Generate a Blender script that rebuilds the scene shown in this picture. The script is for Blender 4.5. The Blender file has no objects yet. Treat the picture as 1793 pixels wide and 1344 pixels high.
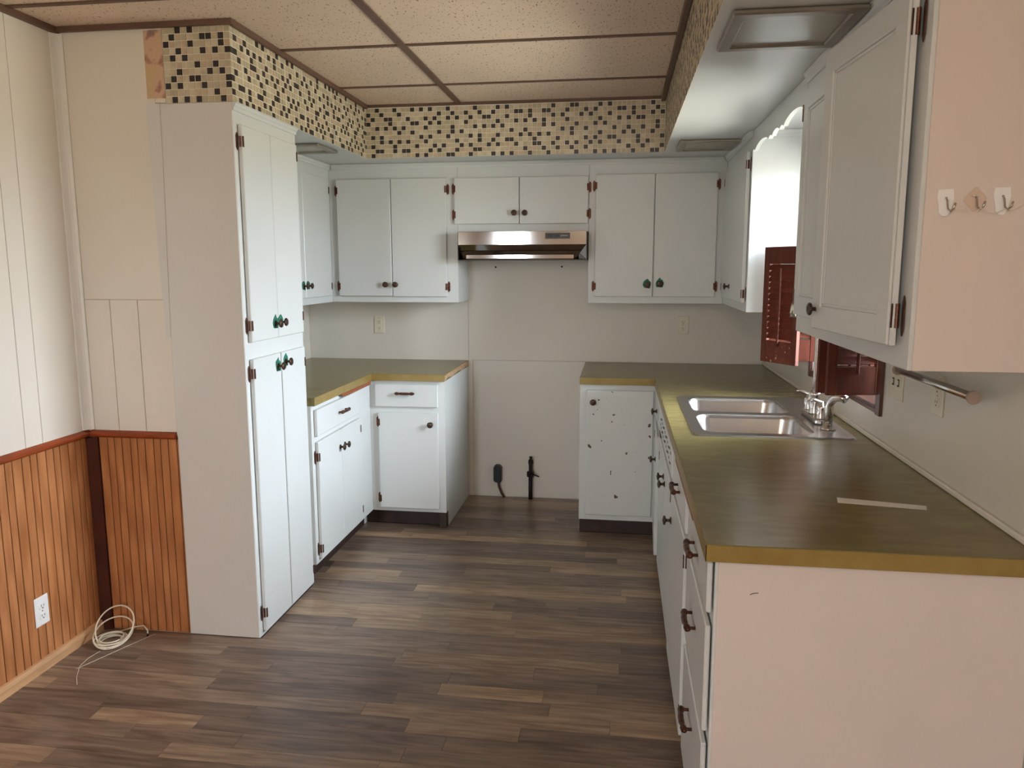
import bpy, bmesh, math, random
from mathutils import Matrix, Vector
random.seed(7)
scn = bpy.context.scene
COL = scn.collection
PI = math.pi

# ------------------------------------------------------------------ camera
F_PX, YAW, PITCH, ROLL = 1345.12, 0.14197, -0.14814, -0.00165
CAM = Vector((0.0, -4.9208, 1.5177))
fw = Vector((-math.sin(YAW)*math.cos(PITCH), math.cos(YAW)*math.cos(PITCH), math.sin(PITCH)))
rt = Vector((math.cos(YAW), math.sin(YAW), 0)); up = rt.cross(fw)
r2 = math.cos(ROLL)*rt + math.sin(ROLL)*up; u2 = -math.sin(ROLL)*rt + math.cos(ROLL)*up
cd = bpy.data.cameras.new('camera'); cam = bpy.data.objects.new('camera', cd); COL.objects.link(cam)
cam.matrix_world = Matrix(((r2.x, u2.x, -fw.x, CAM.x), (r2.y, u2.y, -fw.y, CAM.y), (r2.z, u2.z, -fw.z, CAM.z), (0, 0, 0, 1)))
cd.sensor_fit = 'HORIZONTAL'; cd.sensor_width = 36; cd.lens = 36*F_PX/1793
cd.shift_x = 4.5/1793; cd.shift_y = -4.0/1793; cd.clip_start = .05
scn.camera = cam

# ------------------------------------------------------------------ world and light
SKY = 76.0
LAMP = 60.0
w = bpy.data.worlds.new('sky'); scn.world = w; w.use_nodes = True
bg = w.node_tree.nodes['Background']; bg.inputs[1].default_value = SKY
_n = w.node_tree.nodes; _L = w.node_tree.links                    # overcast sky above, dull ground below the horizon
_tc = _n.new('ShaderNodeTexCoord'); _sp = _n.new('ShaderNodeSeparateXYZ'); _cr = _n.new('ShaderNodeValToRGB')
_mr = _n.new('ShaderNodeMapRange'); _mr.inputs['From Min'].default_value = -1
_L.new(_tc.outputs['Generated'], _sp.inputs[0]); _L.new(_sp.outputs['Z'], _mr.inputs['Value']); _L.new(_mr.outputs[0], _cr.inputs[0]); _L.new(_cr.outputs[0], bg.inputs[0])
_cr.color_ramp.elements[0].position = .47; _cr.color_ramp.elements[0].color = (.20, .20, .17, 1)
_cr.color_ramp.elements[1].position = .52; _cr.color_ramp.elements[1].color = (.42, .47, .52, 1)
_e = _cr.color_ramp.elements.new(.95); _e.color = (.82, .92, 1.02, 1)                       # overcast: the zenith is twice as bright as the horizon
def portal(name, loc, rot, sx, sy):
    l = bpy.data.lights.new(name, 'AREA'); l.shape = 'RECTANGLE'; l.size = sx; l.size_y = sy; l.cycles.is_portal = True
    o = bpy.data.objects.new(name, l); COL.objects.link(o); o.location = loc; o.rotation_euler = rot
    return o
portal('window_light', (1.06, -1.68, 1.50), (0, PI/2, 0), .98, .98)           # kitchen window, facing -x
portal('window_light', (-1.60, -7.45, 1.4), (PI/2, 0, 0), .44, 1.4)           # rear dining window, facing +y
scn.view_settings.view_transform = 'Standard'; scn.view_settings.look = 'None'
scn.view_settings.gamma = 1; scn.view_settings.use_curve_mapping = False
scn.view_settings.exposure = 0.15

# ------------------------------------------------------------------ materials
def srgb(r, g, b):
    f = lambda c: c/12.92 if c <= .04045 else ((c+.055)/1.055)**2.4
    return (f(r/255), f(g/255), f(b/255), 1)
M = {}
def mat(name, col, rough=.5, metal=0, var=.06, vscale=6, bump=0, bscale=60, spec=.5, stretch=(1, 1, 1), coat=0, col2=None):
    m = bpy.data.materials.new(name); m.use_nodes = True; nt = m.node_tree; n = nt.nodes; L = nt.links
    b = n['Principled BSDF']; b.inputs['Roughness'].default_value = rough; b.inputs['Metallic'].default_value = metal
    b.inputs['Specular IOR Level'].default_value = spec; b.inputs['Coat Weight'].default_value = coat
    tc = n.new('ShaderNodeTexCoord'); mp = n.new('ShaderNodeMapping'); mp.inputs['Scale'].default_value = stretch
    oi = n.new('ShaderNodeObjectInfo'); mu = n.new('ShaderNodeVectorMath'); mu.operation = 'ADD'
    sc = n.new('ShaderNodeMath'); sc.operation = 'MULTIPLY'; sc.inputs[1].default_value = 37
    L.new(oi.outputs['Random'], sc.inputs[0]); L.new(tc.outputs['Object'], mu.inputs[0]); L.new(sc.outputs[0], mu.inputs[1])
    L.new(mu.outputs[0], mp.inputs[0])
    nz = n.new('ShaderNodeTexNoise'); nz.inputs['Scale'].default_value = vscale; nz.inputs['Detail'].default_value = 4
    L.new(mp.outputs[0], nz.inputs['Vector'])
    cr = n.new('ShaderNodeValToRGB')
    c = col2 if col2 else tuple(min(1, x*(1-var*2)) for x in col[:3])+(1,)
    cr.color_ramp.elements[0].position = .3; cr.color_ramp.elements[1].position = .7
    cr.color_ramp.elements[0].color = c; cr.color_ramp.elements[1].color = tuple(min(1, x*(1+var)) for x in col[:3])+(1,)
    L.new(nz.outputs['Fac'], cr.inputs[0]); L.new(cr.outputs[0], b.inputs['Base Color'])
    if bump:
        n2 = n.new('ShaderNodeTexNoise'); n2.inputs['Scale'].default_value = bscale; L.new(mp.outputs[0], n2.inputs['Vector'])
        bp = n.new('ShaderNodeBump'); bp.inputs['Strength'].default_value = bump; bp.inputs['Distance'].default_value = .002
        L.new(n2.outputs['Fac'], bp.inputs['Height']); L.new(bp.outputs[0], b.inputs['Normal'])
    m['vec'] = mp.name; m['ramp'] = cr.name; M[name] = m
    return m
paint = mat('cabinet_paint', srgb(214, 216, 214), .32, var=.012, vscale=3, bump=.12, bscale=180)
warmlit_paint = mat('end_panel_warm_lit', srgb(219, 206, 198), .42, var=.012, vscale=3, bump=.06, bscale=160)  # pink of the warm room light mixed into the end panel colour
endgrey = mat('pantry_panel_paint', srgb(218, 215, 210), .42, var=.015, vscale=2.5, bump=.06, bscale=160)
cream = mat('wall_panel_cream', srgb(228, 220, 207), .45, var=.02, vscale=2, bump=.05, bscale=90)
wallb = mat('wall_board', srgb(222, 215, 203), .4, var=.02, vscale=2, bump=.05, bscale=120)
white = mat('white_trim', srgb(232, 228, 220), .4, var=.02)
laminate = mat('olive_laminate', srgb(130, 118, 72), .27, var=.03, vscale=9, bump=.04, bscale=220, stretch=(1, 3, 1), col2=srgb(120, 106, 62))
edge = mat('olive_laminate_edge_lit', srgb(146, 124, 68), .35, var=.05, vscale=18, col2=srgb(138, 112, 56))  # same laminate as the top; its yellower lighting is put into the colour
rawwood = mat('raw_wood_edge', srgb(150, 84, 48), .6, var=.15, vscale=30, stretch=(.2, .2, 2))
chipboard = mat('chipboard', srgb(196, 160, 124), .8, var=.25, vscale=90)
copper = mat('aged_copper', srgb(98, 58, 42), .4, metal=.6, var=.3, vscale=60)
bronze = mat('dark_bronze', srgb(84, 66, 54), .35, metal=.7, var=.3, vscale=120)
verdi = mat('verdigris', srgb(40, 120, 96), .7, var=.3, vscale=90)
steel = mat('stainless_steel', srgb(196, 192, 190), .24, metal=1, var=.04, vscale=40, bump=.05, bscale=40, stretch=(1, 30, 30))
steelh = mat('brushed_steel', srgb(150, 144, 141), .075, metal=1, var=.03, vscale=30, bump=0, bscale=30, stretch=(1, 40, 40))
nickel = mat('brushed_nickel', srgb(206, 200, 194), .2, metal=1, var=.03)
blackp = mat('black_plastic', srgb(26, 26, 28), .4, var=.1)
darkiron = mat('black_iron', srgb(46, 36, 34), .55, metal=.5, var=.3, vscale=50)
cablebrown = mat('brown_cable', srgb(84, 54, 40), .6)
ivory = mat('ivory_plastic', srgb(228, 220, 200), .35, var=.02)
whitep = mat('white_plastic', srgb(240, 238, 236), .3, var=.02)
slotm = mat('slot_dark', srgb(40, 34, 30), .6)
cablew = mat('cream_cable', srgb(232, 222, 200), .45, var=.04)
mahog = mat('shutter_wood', srgb(92, 42, 27), .6, spec=.25, var=.14, vscale=14, stretch=(4, 4, .5), bump=.06)
mahogworn = mat('worn_shutter_wood', srgb(98, 46, 30), .6, spec=.25, var=.2, vscale=30, col2=srgb(86, 38, 25))
brownwin = mat('window_casing_brown', srgb(92, 56, 46), .3, var=.15, vscale=20)
rail = mat('chair_rail_wood', srgb(150, 66, 28), .3, var=.15, vscale=12, stretch=(1, 1, 8))
darktrim = mat('dark_corner_wood', srgb(78, 36, 22), .75, spec=.2, var=.15)
basewood = mat('pale_base_wood', srgb(206, 160, 116), .5, var=.1, vscale=14, stretch=(3, .4, 3))
gridm = mat('ceiling_grid_brown', srgb(104, 76, 62), .5, var=.1)
grout = mat('mosaic_grout', srgb(242, 232, 210), .5, var=.03)
tiled = mat('mosaic_dark', srgb(52, 46, 46), .3, var=.15, vscale=60)
tileb = [mat('mosaic_beige', srgb(202, 187, 160), .32, var=.06, vscale=50), mat('mosaic_sand', srgb(190, 178, 150), .32, var=.06, vscale=50),
         mat('mosaic_pale', srgb(212, 199, 174), .32, var=.06, vscale=50), mat('mosaic_tan', srgb(200, 178, 152), .32, var=.06, vscale=50)]
kick = mat('toe_kick_dark', srgb(58, 40, 34), .6, var=.2, vscale=14)
subfl = mat('floor_slab', srgb(74, 60, 50), .5, var=.15)
lens = mat('light_lens', srgb(168, 164, 150), .25, var=.03, bump=.2, bscale=160)
alu = mat('lamp_frame_grey', srgb(160, 152, 140), .35, metal=.6, var=.08)
paperm = mat('paper', srgb(232, 226, 214), .7, var=.02)
capbr = mat('towel_bar_cap', srgb(176, 156, 142), .45, metal=.5)
clear = mat('clear_adhesive', srgb(214, 190, 172), .2, var=.02)
panelm = mat('control_panel', srgb(62, 58, 56), .4, var=.05)
lettering = mat('pale_lettering', srgb(190, 190, 190), .5)
hole = mat('bored_hole', srgb(40, 26, 20), .8)

def wood_floor():
    m = mat('vinyl_plank', srgb(120, 100, 84), .34, var=.1, vscale=5, stretch=(1.2, 11, 4), bump=.08, bscale=26)
    nt = m.node_tree; n = nt.nodes; L = nt.links
    b = n['Principled BSDF']; ramp = n[m['ramp']]; mp = n[m['vec']]; oi = next(x for x in n if x.type == 'OBJECT_INFO')
    ramp.color_ramp.elements[0].color = (.66, .64, .63, 1); ramp.color_ramp.elements[1].color = (1.12, 1.1, 1.08, 1)
    tone = n.new('ShaderNodeValToRGB'); e = tone.color_ramp.elements
    e[0].color = srgb(116, 99, 87); e[1].color = srgb(182, 154, 124); e.new(.35).color = srgb(135, 116, 101); e.new(.72).color = srgb(152, 131, 111)
    L.new(oi.outputs['Random'], tone.inputs[0])
    wv = n.new('ShaderNodeTexNoise'); wv.inputs['Scale'].default_value = 2.2; wv.inputs['Detail'].default_value = 8; wv.inputs['Distortion'].default_value = 1.6
    L.new(mp.outputs[0], wv.inputs['Vector'])
    r2_ = n.new('ShaderNodeValToRGB'); r2_.color_ramp.elements[0].position = .34; r2_.color_ramp.elements[1].position = .56
    r2_.color_ramp.elements[0].color = (.55, .5, .48, 1); r2_.color_ramp.elements[1].color = (1, 1, 1, 1); L.new(wv.outputs['Fac'], r2_.inputs[0])
    a = n.new('ShaderNodeMix'); a.data_type = 'RGBA'; a.blend_type = 'MULTIPLY'; a.inputs[0].default_value = 1
    c = n.new('ShaderNodeMix'); c.data_type = 'RGBA'; c.blend_type = 'MULTIPLY'; c.inputs[0].default_value = .8
    L.new(tone.outputs[0], a.inputs[6]); L.new(ramp.outputs[0], a.inputs[7]); L.new(a.outputs[2], c.inputs[6]); L.new(r2_.outputs[0], c.inputs[7])
    L.new(c.outputs[2], b.inputs['Base Color'])
    return m
plankm = wood_floor()
def wains():
    m = mat('beadboard_wood', srgb(190, 130, 84), .3, var=.08, vscale=7, stretch=(5, 5, .6), bump=.08, bscale=40, col2=srgb(172, 110, 66))
    nt = m.node_tree; n = nt.nodes; L = nt.links; b = n['Principled BSDF']; mp = n[m['vec']]; ramp = n[m['ramp']]
    wv = n.new('ShaderNodeTexWave'); wv.inputs['Scale'].default_value = 1.6; wv.inputs['Distortion'].default_value = 9; wv.inputs['Detail'].default_value = 3
    wv.bands_direction = 'Z'; L.new(mp.outputs[0], wv.inputs['Vector'])
    r = n.new('ShaderNodeValToRGB'); r.color_ramp.elements[0].color = (.72, .66, .6, 1); r.color_ramp.elements[1].color = (1.05, 1.05, 1.05, 1)
    L.new(wv.outputs['Fac'], r.inputs[0]); mx = n.new('ShaderNodeMix'); mx.data_type = 'RGBA'; mx.blend_type = 'MULTIPLY'; mx.inputs[0].default_value = .55
    L.new(ramp.outputs[0], mx.inputs[6]); L.new(r.outputs[0], mx.inputs[7]); L.new(mx.outputs[2], b.inputs['Base Color'])
    return m
beadm = wains()
def speckle(m, lo, hi, scale, dark, stretch=None, rot=0):
    """adds small dark pits to a material (fissures of an acoustic tile, chips in old paint)"""
    nt = m.node_tree; n = nt.nodes; L = nt.links; b = n['Principled BSDF']; ramp = n[m['ramp']]
    tc = next(x for x in n if x.type == 'TEX_COORD'); mp = n.new('ShaderNodeMapping')
    if stretch: mp.inputs['Scale'].default_value = stretch
    mp.inputs['Rotation'].default_value = (0, 0, rot); L.new(tc.outputs['Object'], mp.inputs[0])
    nz = n.new('ShaderNodeTexNoise'); nz.inputs['Scale'].default_value = scale; nz.inputs['Detail'].default_value = 1.5; L.new(mp.outputs[0], nz.inputs['Vector'])
    r = n.new('ShaderNodeValToRGB'); r.color_ramp.elements[0].position = lo; r.color_ramp.elements[1].position = hi
    L.new(nz.outputs['Fac'], r.inputs[0])
    mx = n.new('ShaderNodeMix'); mx.data_type = 'RGBA'; mx.inputs[7].default_value = dark
    L.new(r.outputs[0], mx.inputs[0]); L.new(ramp.outputs[0], mx.inputs[6]); L.new(mx.outputs[2], b.inputs['Base Color'])
ctile = mat('acoustic_tile', srgb(228, 205, 182), .85, var=.04, vscale=1.6, bump=.25, bscale=300)
speckle(ctile, .64, .69, 150, srgb(146, 120, 94), (1, .4, 1), .6)
chipped = mat('chipped_paint', srgb(214, 215, 211), .34, var=.012, vscale=3, bump=.1, bscale=180)
speckle(chipped, .705, .72, 34, srgb(96, 74, 60))
speckle(mahogworn, .66, .72, 60, srgb(196, 130, 100))
speckle(rawwood, .6, .68, 40, srgb(110, 50, 30))
def floral():
    m = mat('old_floral_paper', srgb(206, 160, 132), .7, var=.05, vscale=8)
    nt = m.node_tree; n = nt.nodes; L = nt.links; b = n['Principled BSDF']
    tc = next(x for x in n if x.type == 'TEX_COORD'); nz = n.new('ShaderNodeTexNoise'); nz.inputs['Scale'].default_value = 13; nz.inputs['Detail'].default_value = 8; nz.inputs['Distortion'].default_value = .3
    L.new(tc.outputs['Object'], nz.inputs['Vector']); r = n.new('ShaderNodeValToRGB'); e = r.color_ramp.elements
    e[0].position = .34; e[0].color = srgb(128, 122, 128); e[1].position = .75; e[1].color = srgb(212, 176, 152)
    e.new(.41).color = srgb(172, 122, 98); e.new(.48).color = srgb(210, 172, 148); e.new(.62).color = srgb(204, 176, 132)
    L.new(nz.outputs['Fac'], r.inputs[0]); L.new(r.outputs[0], b.inputs['Base Color'])
    return m
floralm = floral()
def glassm():
    m = bpy.data.materials.new('window_glass'); m.use_nodes = True; n = m.node_tree.nodes; L = m.node_tree.links
    n.remove(n['Principled BSDF']); t = n.new('ShaderNodeBsdfTransparent'); g = n.new('ShaderNodeBsdfGlossy'); g.inputs['Roughness'].default_value = .02
    f = n.new('ShaderNodeFresnel'); f.inputs[0].default_value = 1.45; mx = n.new('ShaderNodeMixShader')
    L.new(f.outputs[0], mx.inputs[0]); L.new(t.outputs[0], mx.inputs[1]); L.new(g.outputs[0], mx.inputs[2]); L.new(mx.outputs[0], n['Material Output'].inputs[0])
    return m
glass = glassm()

# ------------------------------------------------------------------ mesh helpers
WL = {}                                             # world location of every object made
def thing(name, label, cat, loc, group=None, kind=None):
    o = bpy.data.objects.new(name, None); COL.objects.link(o); o.location = loc; o.empty_display_size = .05
    WL[o] = Vector(loc); tag(o, label, cat, group, kind); return o
def tag(o, label, cat=None, group=None, kind=None):
    o['label'] = label
    if cat: o['category'] = cat
    if group: o['group'] = group
    if kind: o['kind'] = kind
    return o
def link(name, me, parent, c):
    o = bpy.data.objects.new(name, me); COL.objects.link(o)
    if parent is not None: o.parent = parent; o.location = c - WL[parent]
    else: o.location = c
    WL[o] = c; return o
def ident(a, b, c): return (a, b, c)
def add(name, verts, faces, m, parent=None, P=ident, bevel=0, smooth=False, mats=None, midx=None):
    V = [Vector(P(*v)) for v in verts]
    lo = Vector([min(v[i] for v in V) for i in range(3)]); hi = Vector([max(v[i] for v in V) for i in range(3)]); c = (lo+hi)/2
    bm = bmesh.new(); bv = [bm.verts.new(v-c) for v in V]
    for k, f in enumerate(faces):
        try:
            ff = bm.faces.new([bv[i] for i in f]); ff.smooth = smooth
            if midx: ff.material_index = midx[k]
        except ValueError: pass
    bmesh.ops.recalc_face_normals(bm, faces=bm.faces)
    if bevel:
        es = [e for e in bm.edges if len(e.link_faces) == 2 and e.calc_face_angle(0) > .6]
        bmesh.ops.bevel(bm, geom=es, offset=bevel, segments=1, affect='EDGES', clamp_overlap=True)
    me = bpy.data.meshes.new(name); bm.to_mesh(me); bm.free()
    for mm in (mats or [m]): me.materials.append(mm)
    return link(name, me, parent, c)
BF = [(0, 1, 3, 2), (4, 6, 7, 5), (0, 4, 5, 1), (2, 3, 7, 6), (0, 2, 6, 4), (1, 5, 7, 3)]
def bv(a0, a1, b0, b1, c0, c1): return [(a, b, c) for a in (a0, a1) for b in (b0, b1) for c in (c0, c1)]
def box(name, a0, a1, b0, b1, c0, c1, m, parent=None, P=ident, bevel=.0015):
    return add(name, bv(a0, a1, b0, b1, c0, c1), BF, m, parent, P, bevel)
def multi(name, boxes, m, parent=None, P=ident, bevel=.001):
    V = []; F = []
    for bb in boxes:
        k = len(V); V += bv(*bb); F += [tuple(i+k for i in f) for f in BF]
    return add(name, V, F, m, parent, P, bevel)
def prism(poly, d0, d1, order='uz'):
    """poly in (a,b); extruded d0..d1 -> verts as (a, d, b) for 'uz' or (a, b, d) for 'xy'"""
    n = len(poly); V = []
    for d in (d0, d1): V += [((a, d, b) if order == 'uz' else (a, b, d)) for a, b in poly]
    return V, [tuple(range(n)), tuple(range(2*n-1, n-1, -1))] + [(i, (i+1) % n, (i+1) % n+n, i+n) for i in range(n)]
def lathe(prof, seg=16):
    """profile (r,h) around local third axis -> verts (x,y,h)"""
    V = []; F = []; n = len(prof)
    for r, h in prof:
        for k in range(seg): a = 2*PI*k/seg; V.append((r*math.cos(a), r*math.sin(a), h))
    for i in range(n-1):
        for k in range(seg): F.append((i*seg+k, i*seg+(k+1) % seg, (i+1)*seg+(k+1) % seg, (i+1)*seg+k))
    F.append(tuple(range(seg))); F.append(tuple(range((n-1)*seg, n*seg))); return V, F
def tube(pts, r, seg=8, closed=False, rs=None):
    pts = [Vector(p) for p in pts]; V = []; F = []; n = len(pts); N = None
    for i, p in enumerate(pts):
        a = pts[i-1] if (i or closed) else p; b = pts[(i+1) % n] if (i < n-1 or closed) else p
        t = (b-a).normalized()
        if N is None: N = t.orthogonal().normalized()
        else:
            N = (N - t*N.dot(t)); N = N.normalized() if N.length > 1e-6 else t.orthogonal().normalized()
        Bv = t.cross(N); rr = rs[i] if rs else r
        for k in range(seg): q = 2*PI*k/seg; V.append(tuple(p+(N*math.cos(q)+Bv*math.sin(q))*rr))
    for i in range(n if closed else n-1):
        j = (i+1) % n
        for k in range(seg): F.append((i*seg+k, i*seg+(k+1) % seg, j*seg+(k+1) % seg, j*seg+k))
    if not closed: F += [tuple(range(seg)), tuple(range((n-1)*seg, n*seg))]
    return V, F
def cells(xs, ys, filled, z0, z1):
    """slab of grid cells with true side faces, for L-shapes and slabs with holes; verts as (x,y,z)"""
    V = []; idx = {}; F = []
    def v(i, j, k):
        if (i, j, k) not in idx: idx[(i, j, k)] = len(V); V.append((xs[i], ys[j], (z0, z1)[k]))
        return idx[(i, j, k)]
    S = {(i, j) for i in range(len(xs)-1) for j in range(len(ys)-1) if filled(i, j)}
    for i, j in S:
        for k in (0, 1): F.append((v(i, j, k), v(i+1, j, k), v(i+1, j+1, k), v(i, j+1, k)))
        for di, dj, e in ((-1, 0, ((i, j), (i, j+1))), (1, 0, ((i+1, j), (i+1, j+1))), (0, -1, ((i, j), (i+1, j))), (0, 1, ((i, j+1), (i+1, j+1)))):
            if (i+di, j+dj) not in S: (a, b), (c, d) = e; F.append((v(a, b, 0), v(c, d, 0), v(c, d, 1), v(a, b, 1)))
    return V, F
# faces of the furniture: u runs along the face, o is the distance out of it
def face_px(x): return lambda u, o, z: (x+o, u, z)       # looks to +x
def face_mx(x): return lambda u, o, z: (x-o, u, z)       # looks to -x
def face_my(y): return lambda u, o, z: (u, y-o, z)       # looks to -y, at the camera

def knob(parent, P, u, z, o, green=0, k=1.0):
    if green:
        h = .012*green
        pts = [(-.013, -.012), (.011, -.014), (.016, .004), (.011, .014), (.006, .016), (.001, .013+h), (-.006, .018), (-.014, .012), (-.017, 0)]
        pts = [(u+a*1.5+random.uniform(-.003, .003), z+b*1.5+random.uniform(-.003, .003)) for a, b in pts]; V, F = prism(pts, o, o+.002); add('backplate', V, F, verdi, parent, P)
    prof = [(.013, 0), (.013, .002), (.006, .005), (.005, .014), (.008, .018), (.0165, .021), (.0175, .025), (.014, .028), (.011, .0275), (.006, .030), (.001, .031)]
    V, F = lathe([(r*k, h) for r, h in prof], 14)
    add('knob', V, F, bronze, parent, lambda a, b, h: P(u+a, o+.001+h, z+b), smooth=True)
def hinge(parent, P, u, z, side, o, L=.066):
    """exposed cabinet hinge: pointed leaf on the frame, barrel, and the leaf bent over the door edge (side: +1 if the door lies at larger u)"""
    w = .016; a, b = (u-w, u-.001) if side > 0 else (u+.001, u+w)
    poly = [(a+w*.35*0, z-L*.33), ((a+b)/2, z-L/2), (b, z-L*.33), (b, z+L*.33), ((a+b)/2, z+L/2), (a, z+L*.33)]
    V, F = prism(poly, .0005, .003)
    V2, F2 = tube([(u, o*.55, z-L*.3), (u, o*.55, z+L*.3)], .0045, 8); k = len(V); V += V2; F += [tuple(i+k for i in f) for f in F2]
    k = len(V); V += bv(*(sorted((u, u+side*.009))), o-.0005, o+.0022, z-L*.3, z+L*.3); F += [tuple(i+k for i in f) for f in BF]
    return add('hinge', V, F, copper, parent, P)
def pull(parent, P, u, z, o, L=.118):
    pts = []; rs = []
    for i in range(13):
        t = i/12; s = (t-.5)*L; e = abs(t-.5)*2
        pts.append((u+s, o+.024-.006*e*e, z)); rs.append(.0078 if e < .5 else (.0055 if e < .66 else (.0092 if e < .9 else .003)))
    V, F = tube(pts, .005, 8, rs=rs)
    for s in (-1, 1):
        V2, F2 = tube([(u+s*L*.38, o, z), (u+s*L*.38, o+.021, z)], .0045, 8); k = len(V); V += V2; F += [tuple(i+k for i in f) for f in F2]
    return add('pull', V, F, copper, parent, P, smooth=True)
def door(root, P, u0, u1, z0, z1, knobs=(), hinges=(), m=None, t=.018, name='door', gap=.0015):
    d = box(name, u0, u1, gap, gap+t, z0, z1, m or paint, root, P, bevel=.003)
    for ku, kz, g in knobs: knob(d, P, ku, kz, gap+t, g)
    for hu, hz, s in hinges: hinge(d, P, hu, hz, s, gap+t)
    return d
def crown(root, P, u0, u1, z1=2.13, h=.03, d=.02):
    prof = [(0, z1-h), (.006, z1-h), (.008, z1-h*.6), (.012, z1-h*.45), (d*.8, z1-h*.15), (d, z1-.002), (d, z1-.0005), (0, z1-.0005)]
    V = [(u, o, z) for u in (u0, u1) for o, z in prof]; n = len(prof)
    F = [tuple(range(n)), tuple(range(n, 2*n))] + [(i, (i+1) % n, (i+1) % n+n, i+n) for i in range(n)]
    return add('crown_moulding', V, F, paint, root, P)

# ------------------------------------------------------------------ room measures
XL, XR, XLK = -2.15, .895, -2.06                # left wall of the room, right wall, left wall of the kitchen
YP, YB = -2.107, -7.4                           # short return wall beside the pantry, rear wall
ZS, ZC = 2.13, 2.419                            # soffit underside, ceiling
XSL, XSR, YSF = -1.444, .2265, -.56             # soffit faces

# ------------------------------------------------------------------ floor
fl = box('floor', XL-.12, XR+.12, YB-.12, .12, -.12, -.003, subfl, bevel=0)
tag(fl, 'grey brown wood-look plank floor of the kitchen', 'floor', kind='structure')
RW = .078; y = -.004; row = 0
while y > -4.35:
    x0, x1 = (-1.0, -.2) if y > -.62 else ((-1.5, .3) if y > -1.545 else ((-1.44, .3) if y > -2.05 else (XL, .3)))
    if y < -3.3: x1 = XR
    x = x0 - random.uniform(0, .7)
    while x < x1-.02:
        L = random.choice((.38, .55, .7, .85, 1.0, 1.2)); a, b = max(x, x0), min(x+L, x1)
        if b-a < .06: x += L; continue
        V = bv(a+.0006, b-.0006, y-RW+.0006, y-.0006, -.003, 0); add('plank', V, BF, plankm, fl)
        x += L
    y -= RW; row += 1
rear = box('plank', XL, XR, YB, y, -.003, 0, plankm, fl, bevel=0)

# ------------------------------------------------------------------ ceiling
ce = box('ceiling', XL-.12, XR+.12, YB-.12, .12, ZC+.012, ZC+.12, white, bevel=0)
tag(ce, 'dropped ceiling of cream speckled tiles in a brown grid', 'ceiling', kind='structure')
rows = [YSF, -1.005, -1.70, -2.357, -3.02, -3.68, -4.34, -5.0, -5.66, -6.32, -6.98, YB]; colx = [XL, -.903, XSR]
for j in range(len(rows)-1):
    for i in range(2):
        xa, xb, ya, yb = colx[i], colx[i+1], rows[j+1], rows[j]
        if i == 0 and ya > YP: xa = XSL
        if i == 0 and ya < YP < yb:
            V, F = cells([XL, XSL, xb], [ya, YP, yb], lambda p, q: not (p == 0 and q == 1), ZC, ZC+.011); add('ceiling_tile', V, F, ctile, ce)
        else: box('ceiling_tile', xa+.001, xb-.001, ya+.001, yb-.001, ZC, ZC+.011, ctile, ce, bevel=0)
    if j: box('grid_bar', colx[0] if rows[j] < YP else XSL, XSR, rows[j]-.011, rows[j]+.011, ZC-.006, ZC+.001, gridm, ce)
box('grid_bar', -.903-.017, -.903+.017, YB, YSF, ZC-.0075, ZC+.001, gridm, ce)
box('ceiling_tile', XSR+.001, XR, YB, -3.3, ZC, ZC+.011, ctile, ce, bevel=0)
def strip(n, lab, bxs, m): o = multi(n, bxs, m); tag(o, lab, 'trim', kind='structure'); return o
T = .02
strip('trim_1', 'brown ceiling edge strip around the tile border', [
    (XL, XL+T, YB, YP, ZC-.022, ZC+.002), (XL, XSL+T, YP-.018, YP-.0045, ZC-.02, ZC+.002), (XSL+.0045, XSL+T, YP-.0044, YSF-.0205, ZC-.022, ZC+.002),
    (XSL, XSR, YSF-T, YSF-.0045, ZC-.014, ZC+.002), (XSR-T-.006, XSR-.0045, -3.3, YSF, ZC-.026, ZC+.002)], gridm)

# ------------------------------------------------------------------ walls
wl = box('wall_left', XL-.12, XL-.006, YB, -2.0, -.003, ZC+.012, cream, bevel=0)
tag(wl, 'cream panelled left wall above wood beadboard wainscot', 'wall', kind='structure')
yy = YP
for wd in (.25, .085, .31, .2, .1, .3, .25, .3, .2, .3, .4, .4, .4, .4, .4, .4, .4, .2):
    if yy-wd < YB: wd = yy-YB
    if wd < .02: break
    box('wall_panel', XL-.006, XL, yy-wd+.001, yy-.001, .846, ZC, cream, wl, bevel=.0012); yy -= wd
box('wainscot_backing', XL-.0059, XL-.0052, YB, YP, .04, .835, darktrim, wl, bevel=0)
n = 0; yy = YP
while yy > -4.6:
    wd = (.046, .034, .040)[n % 3]
    box('beadboard', XL-.005, XL-.0005, yy-wd+.0014, yy-.0014, .045, .832, beadm, wl, bevel=.002); yy -= wd; n += 1
box('beadboard', XL-.006, XL-.0005, YB, yy-.001, .045, .832, beadm, wl)
wc = box('wall_corner', XL-.006, -1.7545, YP+.006, -2.0, -.003, ZC+.012, cream, bevel=0)
tag(wc, 'narrow cream return wall with beadboard beside the tall pantry', 'wall', kind='structure')
for a, b, c, d in ((-2.135, -1.7548, 1.393, ZC), (-1.7545, -1.712, 2.1335, ZC), (-2.135, -2.01, .846, 1.391), (-2.008, -1.89, .846, 1.391), (-1.888, -1.7548, .846, 1.391)):
    box('wall_panel', a, b, YP, YP+.006, c, d, cream, wc, bevel=.001)
box('wainscot_backing', -2.12, -1.7552, YP+.0052, YP+.0059, .0, .835, darktrim, wc, bevel=0)
xx = -2.106; n = 0
while xx < -1.76:
    wd = min((.038, .030, .034)[n % 3], -1.7548-xx); box('beadboard', xx+.0012, xx+wd-.0012, YP+.0005, YP+.005, .0, .832, beadm, wc, bevel=.0018); xx += wd; n += 1
wk = box('wall_kitchen', XL-.12, XLK, -1.995, .0, -.003, ZC+.012, wallb, bevel=0)
tag(wk, 'cream kitchen wall behind the left run of cabinets', 'wall', kind='structure')
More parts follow.
